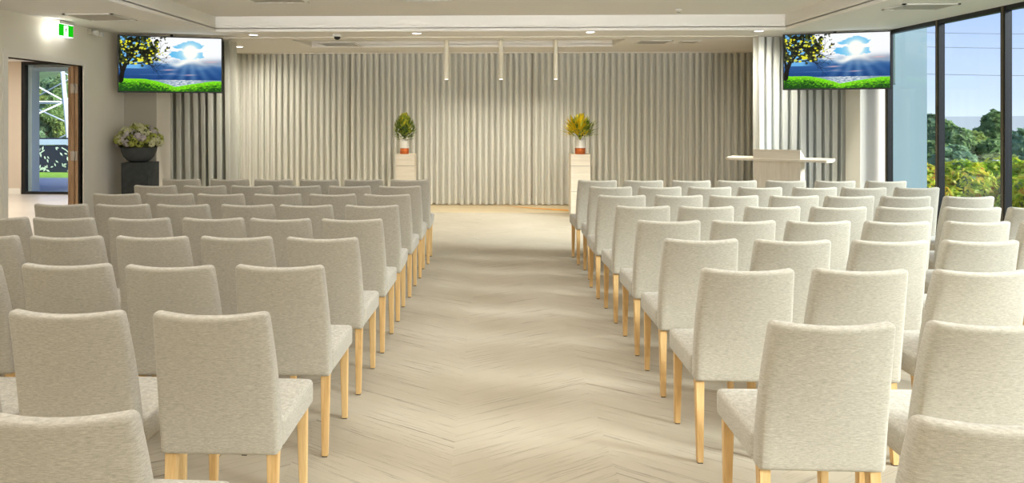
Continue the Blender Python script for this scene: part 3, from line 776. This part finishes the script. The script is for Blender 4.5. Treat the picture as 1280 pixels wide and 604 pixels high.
# ------------------------------------------------------------------ potted plants on tall plinths
def blade(bm, p0, d, L, w, droop=.15, mi=0):
    side = d.cross(Vector((0, 0, 1)));  side = side.normalized() if side.length > .05 else Vector((1, 0, 0))
    pts = []
    for k in range(5):
        s = k / 4; pts.append(p0 + d * L * s + Vector((0, 0, -droop * L * s * s)))
    ws = [.35, .95, 1, .6, .0]
    A = [bm.verts.new(p + side * w * q * .5) for p, q in zip(pts, ws)]; B = [bm.verts.new(p - side * w * q * .5 + Vector((0, 0, .001))) for p, q in zip(pts, ws)]
    for k in range(4):
        f = bm.faces.new([A[k], A[k + 1], B[k + 1], B[k]]); f.material_index = mi
def potted(name, lab, loc, r, h, kind, seed):
    t = thing(name, lab, 'potted plant', loc)
    p = bmesh.new(); lathe(p, [(r * .96, .006), (r, h * .42), (r * 1.0, h - .004), (r * .98, h), (r * .9, h), (r * .88, h - .03)], 40); pt = obj('pot', p, M['pot'], t)
    p = bmesh.new(); lathe(p, [(r * .965, 0), (r * 1.012, .004), (r * 1.018, h * .43), (r * .98, h * .432)], 40); obj('copper_base', p, M['copper'], pt)
    p = bmesh.new(); lathe(p, [(r * .5, h - .03), (r * .87, h - .018)], 24); obj('soil', p, M['soil'], t)
    rr = random.Random(seed); g = bmesh.new(); y = bmesh.new()
    c = Vector((0, 0, h - .02))
    if kind == 'egg':
        for _ in range(620):
            z = rr.random() ** .85; rad = .245 * math.sin(PI * min(1, .18 + .80 * z)) ** .8; a = rr.uniform(0, 2 * PI)
            p0 = c + Vector((math.cos(a) * rad * .62, math.sin(a) * rad * .62, .02 + z * .40))
            d = Vector((math.cos(a) * (1 - .75 * z), math.sin(a) * (1 - .75 * z), .35 + z)).normalized()
            blade(g, p0, d, rr.uniform(.05, .095), rr.uniform(.016, .026), .1)
        for _ in range(90):
            a = rr.uniform(0, 2 * PI); z = rr.uniform(.55, 1); p0 = c + Vector((math.cos(a) * .1 * (1.2 - z), math.sin(a) * .1 * (1.2 - z), .03 + z * .39))
            blade(y, p0, Vector((math.cos(a) * .4, math.sin(a) * .4, 1)).normalized(), rr.uniform(.06, .09), .02, 0)
        core = leaf_cloud([((0, 0, h + .17), (.13, .13, .19))], 10, .02, 1)
    else:
        for _ in range(560):
            a = rr.uniform(0, 2 * PI); e = rr.uniform(.05, 1) ** .9 * PI / 2
            d = Vector((math.cos(a) * math.cos(e), math.sin(a) * math.cos(e), math.sin(e) + .15)).normalized()
            q = rr.uniform(.11, .27); p0 = c + Vector((0, 0, .03)) + d * q
            L = rr.uniform(.11, .18) * (.9 + .35 * d.z)
            yel = (d.x < .25 and rr.random() < .75 and q > .14 and d.z > .12)
            blade(y if yel else g, p0, (d + Vector((rr.gauss(0, .2), rr.gauss(0, .2), rr.gauss(0, .2)))).normalized(), L, rr.uniform(.02, .032), .12)
        for _ in range(70):
            a = rr.uniform(0, 2 * PI); blade(g, c, Vector((math.cos(a) * .5, math.sin(a) * .5, 1)).normalized(), .2, .014, 0)
        core = leaf_cloud([((0, 0, h + .12), (.12, .12, .13))], 10, .02, 1)
    obj('foliage', g, M['plantg'], t); obj('yellow_tips' if kind == 'egg' else 'yellow_leaves', y, M['yellow'], t); obj('stems', core, M['plantd'], t)
def plinth(lab, x, y, h, w):
    t = thing('plinth', lab, 'plinth', (x, y, 0), 0, 'pale timber plinths before the curtain')
    zs = [0, h * .4, h * .81, h]
    for z0, z1 in zip(zs, zs[1:]): obj('panel', boxes((-w / 2, w / 2, -w / 2, w / 2, z0 + (.006 if z0 else 0), z1)), M['oak'], t)
    obj('core', boxes((-w / 2 + .006, w / 2 - .006, -w / 2 + .006, w / 2 - .006, .001, h - .004)), M['ventd'], t)
plinth('pale timber plinth left of the aisle, carrying the egg-shaped green plant', -1.4535, 11.85, .998, .305)
plinth('pale timber plinth right of the aisle, carrying the spiky yellow plant', 1.384, 11.76, 1.006, .315)
potted('potted_plant', 'egg-shaped green leafy plant in a white and copper pot on the left plinth', (-1.482, 11.83, .998), .072, .222, 'egg', 3)
potted('potted_plant', 'spiky yellow and green plant in a white and copper pot on the right plinth', (1.392, 11.74, 1.006), .084, .232, 'spiky', 8)

# ------------------------------------------------------------------ lectern
t = thing('lectern', 'pale timber lectern with a wide thin shelf, in front of the right drape', 'lectern', (3.79, 9.75, 0), R(-29))
obj('body', boxes((-.29, .29, -.12, .38, 0, 1.03)), M['oakv'], t)
bm = bmesh.new()
top = [(-.66, -.06), (-.60, -.16), (.60, -.16), (.66, -.06), (.66, .40), (-.66, .40)]
a = [bm.verts.new((x, y, 1.03)) for x, y in top]; b = [bm.verts.new((x, y, 1.06)) for x, y in top]
bm.faces.new(a[::-1]); bm.faces.new(b)
for k in range(6): bm.faces.new([a[k], a[(k + 1) % 6], b[(k + 1) % 6], b[k]])
obj('shelf', bm, M['oak'], t)
bm = bmesh.new()
P = [(-.14, 1.061), (-.14, 1.185), (-.12, 1.185), (.30, 1.085), (.30, 1.061)]
A = [bm.verts.new((-.29, y, z)) for y, z in P]; B = [bm.verts.new((.29, y, z)) for y, z in P]
bm.faces.new(A); bm.faces.new(B[::-1])
for k in range(5): bm.faces.new([A[k], A[(k + 1) % 5], B[(k + 1) % 5], B[k]])
obj('reading_desk', bm, M['oak'], t)
obj('foot', boxes((-.31, .31, -.14, .40, 0, .03)), M['oak'], t)

# ------------------------------------------------------------------ ceiling fittings
def downlight(x, y, lab):
    t = thing('downlight', lab, 'downlight', (x, y, ZC), 0, 'round downlights in the ceiling border')
    bm = bmesh.new(); lathe(bm, [(.055, -.001), (.058, -.010), (.075, -.008), (.077, .0)], 32); obj('trim_ring', bm, M['white'], t)
    bm = bmesh.new(); lathe(bm, [(.056, -.009), (.001, -.0095)], 32); obj('lens', bm, M['lamp'], t)
    L = bpy.data.lights.new('downlight_beam', 'SPOT'); L.energy = 135; L.spot_size = R(120); L.spot_blend = 1; L.color = (1, .93, .80); L.shadow_soft_size = .06
    o = bpy.data.objects.new('downlight_beam', L); COL.objects.link(o); o.location = (0, 0, -.03); o.rotation_euler = (R(32), 0, 0); o.parent = t
for x, y, lab in ((-3.37, 9.98, 'leftmost downlight along the front ceiling border, beside the left screen'), (-1.065, 9.87, 'downlight in the ceiling border, left of the aisle above the left plinth'),
                  (1.298, 9.79, 'downlight in the ceiling border above the right plinth'), (3.529, 9.72, 'rightmost downlight in the ceiling border, beside the right screen'), (-4.2, 11.74, 'downlight behind the border, next to the left drape')):
    downlight(x, y, lab)
def ring_vent(x0, x1, y0, y1, z, lab, dark):
    t = thing('ceiling_vent', lab, 'ceiling vent', ((x0 + x1) / 2, (y0 + y1) / 2, z), 0, 'ceiling vents and panels'); w, d = (x1 - x0) / 2, (y1 - y0) / 2
    obj('frame', boxes((-w, w, -d, -d + .03, -.012, 0), (-w, w, d - .03, d, -.012, 0), (-w, -w + .03, -d, d, -.012, 0), (w - .03, w, -d, d, -.012, 0)), M['white'], t)
    obj('backing', boxes((-w + .03, w - .03, -d + .03, d - .03, -.003, 0)), M['ventd'] if dark else M['vent'], t)
    n = 7
    for k in range(n if dark else 1):
        yy = -d + .06 + (2 * d - .12) * k / (n - 1)
        if dark: obj('slat', boxes((-w + .03, w - .03, yy - .016, yy + .012, -.011, -.006)), M['vent'], t)
    if not dark: obj('panel', boxes((-w + .034, w - .034, -d + .034, d - .034, -.008, -.003)), M['vent'], t)
ring_vent(-4.80, -4.235, 7.86, 8.42, ZC, 'square flush panel in the ceiling border above the doorway', 0)
ring_vent(4.13, 4.70, 7.40, 7.80, ZC, 'square flush panel in the ceiling border by the window wall', 0)
ring_vent(-2.75, -2.17, 11.10, 11.65, ZC, 'louvred vent behind the border, left of the stage recess', 1)
ring_vent(2.20, 2.70, 10.95, 11.45, ZC, 'louvred vent behind the border, right of the stage recess', 1)
ring_vent(2.82, 3.15, 11.0, 11.4, ZC, 'small flush panel right of the louvred vent, right of the stage recess', 0)
ring_vent(-2.85, -2.19, 7.9, 8.47, ZU, 'flush panel in the raised ceiling, left', 0)
ring_vent(-1.05, -.47, 7.8, 8.35, ZU, 'flush panel in the raised ceiling, centre left', 0)
t = thing('security_camera', 'small white and black dome camera in the ceiling border', 'security camera', (-2.20, 10.02, ZC))
bm = bmesh.new(); lathe(bm, [(.065, 0), (.065, -.022), (.05, -.035)], 28); obj('housing', bm, M['white'], t)
bm = bmesh.new(); lathe(bm, [(.046, -.034), (.044, -.052), (.030, -.070), (.004, -.078)], 24); obj('dome', bm, M['blackpl'], t)
t = thing('sprinkler', 'small sprinkler head in the raised ceiling', 'sprinkler', (2.334, 9.2, ZU))
bm = bmesh.new(); lathe(bm, [(.04, 0), (.038, -.008), (.012, -.012), (.010, -.035)], 20); obj('escutcheon', bm, M['white'], t)
bm = bmesh.new(); lathe(bm, [(.008, -.035), (.026, -.040), (.026, -.044)], 20); obj('deflector', bm, M['metal'], t)
# pendants over the stage
for x, wh in ((-.787, 'left'), (.108, 'middle'), (1.0, 'right')):
    t = thing('pendant_light', 'slim cream tube pendant before the curtain, %s of three' % {'left': 'leftmost', 'middle': 'middle', 'right': 'rightmost'}[wh], 'pendant light', (x, 12.05 - .25, ZC + .11), 0, 'tube pendants over the stage')
    bm = bmesh.new(); lathe(bm, [(.036, -.655), (.037, -.65), (.037, -.03), (.036, -.02)], 28); obj('tube', bm, M['pend'], t)
    bm = bmesh.new(); lathe(bm, [(.03, -.657), (.001, -.6572)], 24); obj('lens', bm, M['lamp'], t)
    bm = bmesh.new(); lathe(bm, [(.03, -.02), (.03, .0)], 24); obj('ceiling_cap', bm, M['white'], t)
    L = bpy.data.lights.new('pendant_beam', 'SPOT'); L.energy = 34; L.spot_size = R(125); L.spot_blend = 1; L.color = (1, .93, .80); L.shadow_soft_size = .04
    o = bpy.data.objects.new('pendant_beam', L); COL.objects.link(o); o.location = (0, 0, -.68); o.rotation_euler = (R(25), 0, 0); o.parent = t

# exit sign on the left wall
t = thing('exit_sign', 'lit green and white running-man exit sign over the doorway', 'exit sign', (-5.17, 8.49, 2.655))
obj('housing', boxes((-.05, .045, -.15, .16, .075, .105)), M['white'], t)
obj('light_box', boxes((-.04, .03, -.15, .15, -.075, .075)), M['glow'], t)
obj('green_panel', boxes((.030, .034, -.145, -.045, -.07, .07), (.030, .034, .045, .145, -.07, .07), (.030, .0335, -.045, .045, .058, .07)), M['green'], t)
bm = bmesh.new()
def limb(pts, w):
    for p, q in zip(pts, pts[1:]):
        p, q = Vector((.0345, *p)), Vector((.0345, *q)); d = (q - p).normalized(); n = Vector((0, -d.z, d.y)) * w
        bm.faces.new([bm.verts.new(p - n), bm.verts.new(q - n), bm.verts.new(q + n), bm.verts.new(p + n)])
limb([(.004, .030), (-.004, -.004)], .010); limb([(-.004, -.004), (.018, -.024), (.014, -.055)], .005); limb([(-.004, -.004), (-.014, -.030), (-.034, -.040)], .005)
limb([(.004, .026), (.024, .010), (.034, .018)], .004); limb([(.004, .026), (-.018, .014), (-.022, -.004)], .004)
cc = [bm.verts.new((.0345, .010 + .009 * math.cos(k * PI / 6), .044 + .009 * math.sin(k * PI / 6))) for k in range(12)]; bm.faces.new(cc)
obj('running_figure', bm, M['greend'], t)
L = bpy.data.lights.new('exit_glow', 'POINT'); L.energy = .8; L.color = (1, 1, .92); L.shadow_soft_size = .05
o = bpy.data.objects.new('exit_glow', L); COL.objects.link(o); o.location = (.02, -.21, -.03); o.parent = t
t = thing('emergency_light', 'small cream twin-head emergency light high on the left wall', 'emergency light', (-5.25, 9.24, 2.72))
obj('base', boxes((0, .05, -.10, .10, -.035, .03)), M['wallg'], t)
for s in (-1, 1):
    bm = bmesh.new(); tube(bm, [(.055, s * .06, -.01), (.11, s * .07, -.02)], [.028, .034], 16); obj('lamp_head', bm, M['white'], t)

# ------------------------------------------------------------------ lights, world, camera
def area(name, loc, rot, sx, sy, e, c):
    L = bpy.data.lights.new(name, 'AREA'); L.shape = 'RECTANGLE'; L.size = sx; L.size_y = sy; L.energy = e; L.color = c
    o = bpy.data.objects.new(name, L); COL.objects.link(o); o.location = loc; o.rotation_euler = rot; return o
area('ceiling_fill', (0, 4.5, 2.95), (0, 0, 0), 6.6, 6.6, 115, (1, .99, 1))  # unseen fill lamp added above the chairs to brighten the room
area('rear_fill', (0, -3.3, 1.0), (R(140), 0, 0), 8, 1.2, 28, (1, .99, .98))  # fill added behind the camera for the backs of the chairs
up = area('uplight_fill', (0, -3.35, 1.75), (R(111), 0, 0), 9, .8, 215, (1, .98, .97)); up.data.spread = R(44)  # added, out of view: lifts the brightness of the ceiling
area('corridor_fill', (-9, 10.5, 2.7), (0, 0, 0), 4, 6, 150, (1, .97, .92))  # unseen area lamp added to light the corridor
S = bpy.data.lights.new('soft_daylight', 'SUN'); S.energy = 7.8; S.angle = R(16); S.color = (.97, .985, 1)
so = bpy.data.objects.new('soft_daylight', S); COL.objects.link(so)
so.rotation_euler = Vector((1, -.5, .45)).to_track_quat('Z', 'Y').to_euler()

W = bpy.data.worlds.new('World'); scene.world = W; W.use_nodes = True; nt = W.node_tree; nt.nodes.clear()
out = nt.nodes.new('ShaderNodeOutputWorld'); bg = nt.nodes.new('ShaderNodeBackground'); tc = nt.nodes.new('ShaderNodeTexCoord'); sp = nt.nodes.new('ShaderNodeSeparateXYZ'); rp = nt.nodes.new('ShaderNodeValToRGB')
nt.links.new(tc.outputs['Generated'], sp.inputs[0]); nt.links.new(sp.outputs[2], rp.inputs[0]); nt.links.new(rp.outputs[0], bg.inputs[0]); nt.links.new(bg.outputs[0], out.inputs[0])
e = rp.color_ramp.elements; e[0].position = 0; e[0].color = srgb(206, 218, 238); e[1].position = .16; e[1].color = srgb(150, 174, 232)
x = e.new(.6); x.color = srgb(120, 152, 224); x = e.new(.02); x.color = srgb(196, 210, 238)
bg.inputs[1].default_value = 1.25

cam = bpy.data.cameras.new('camera'); co = bpy.data.objects.new('camera', cam); COL.objects.link(co); scene.camera = co
cam.sensor_width = 36; cam.lens = 900 / 1280 * 36; cam.shift_x = (640 - 591) / 1280; cam.shift_y = -(302 - 143) / 1280
co.location = (0, 0, 1.65); co.rotation_euler = (R(90), 0, math.atan(.03)); cam.clip_end = 1200
scene.view_settings.view_transform = 'Standard'; scene.view_settings.look = 'None'; scene.view_settings.exposure = .27
try:
    scene.cycles.use_denoising = True; scene.cycles.max_bounces = 8; scene.cycles.diffuse_bounces = 5; scene.cycles.transparent_max_bounces = 12; scene.cycles.sample_clamp_indirect = 4
except Exception: pass
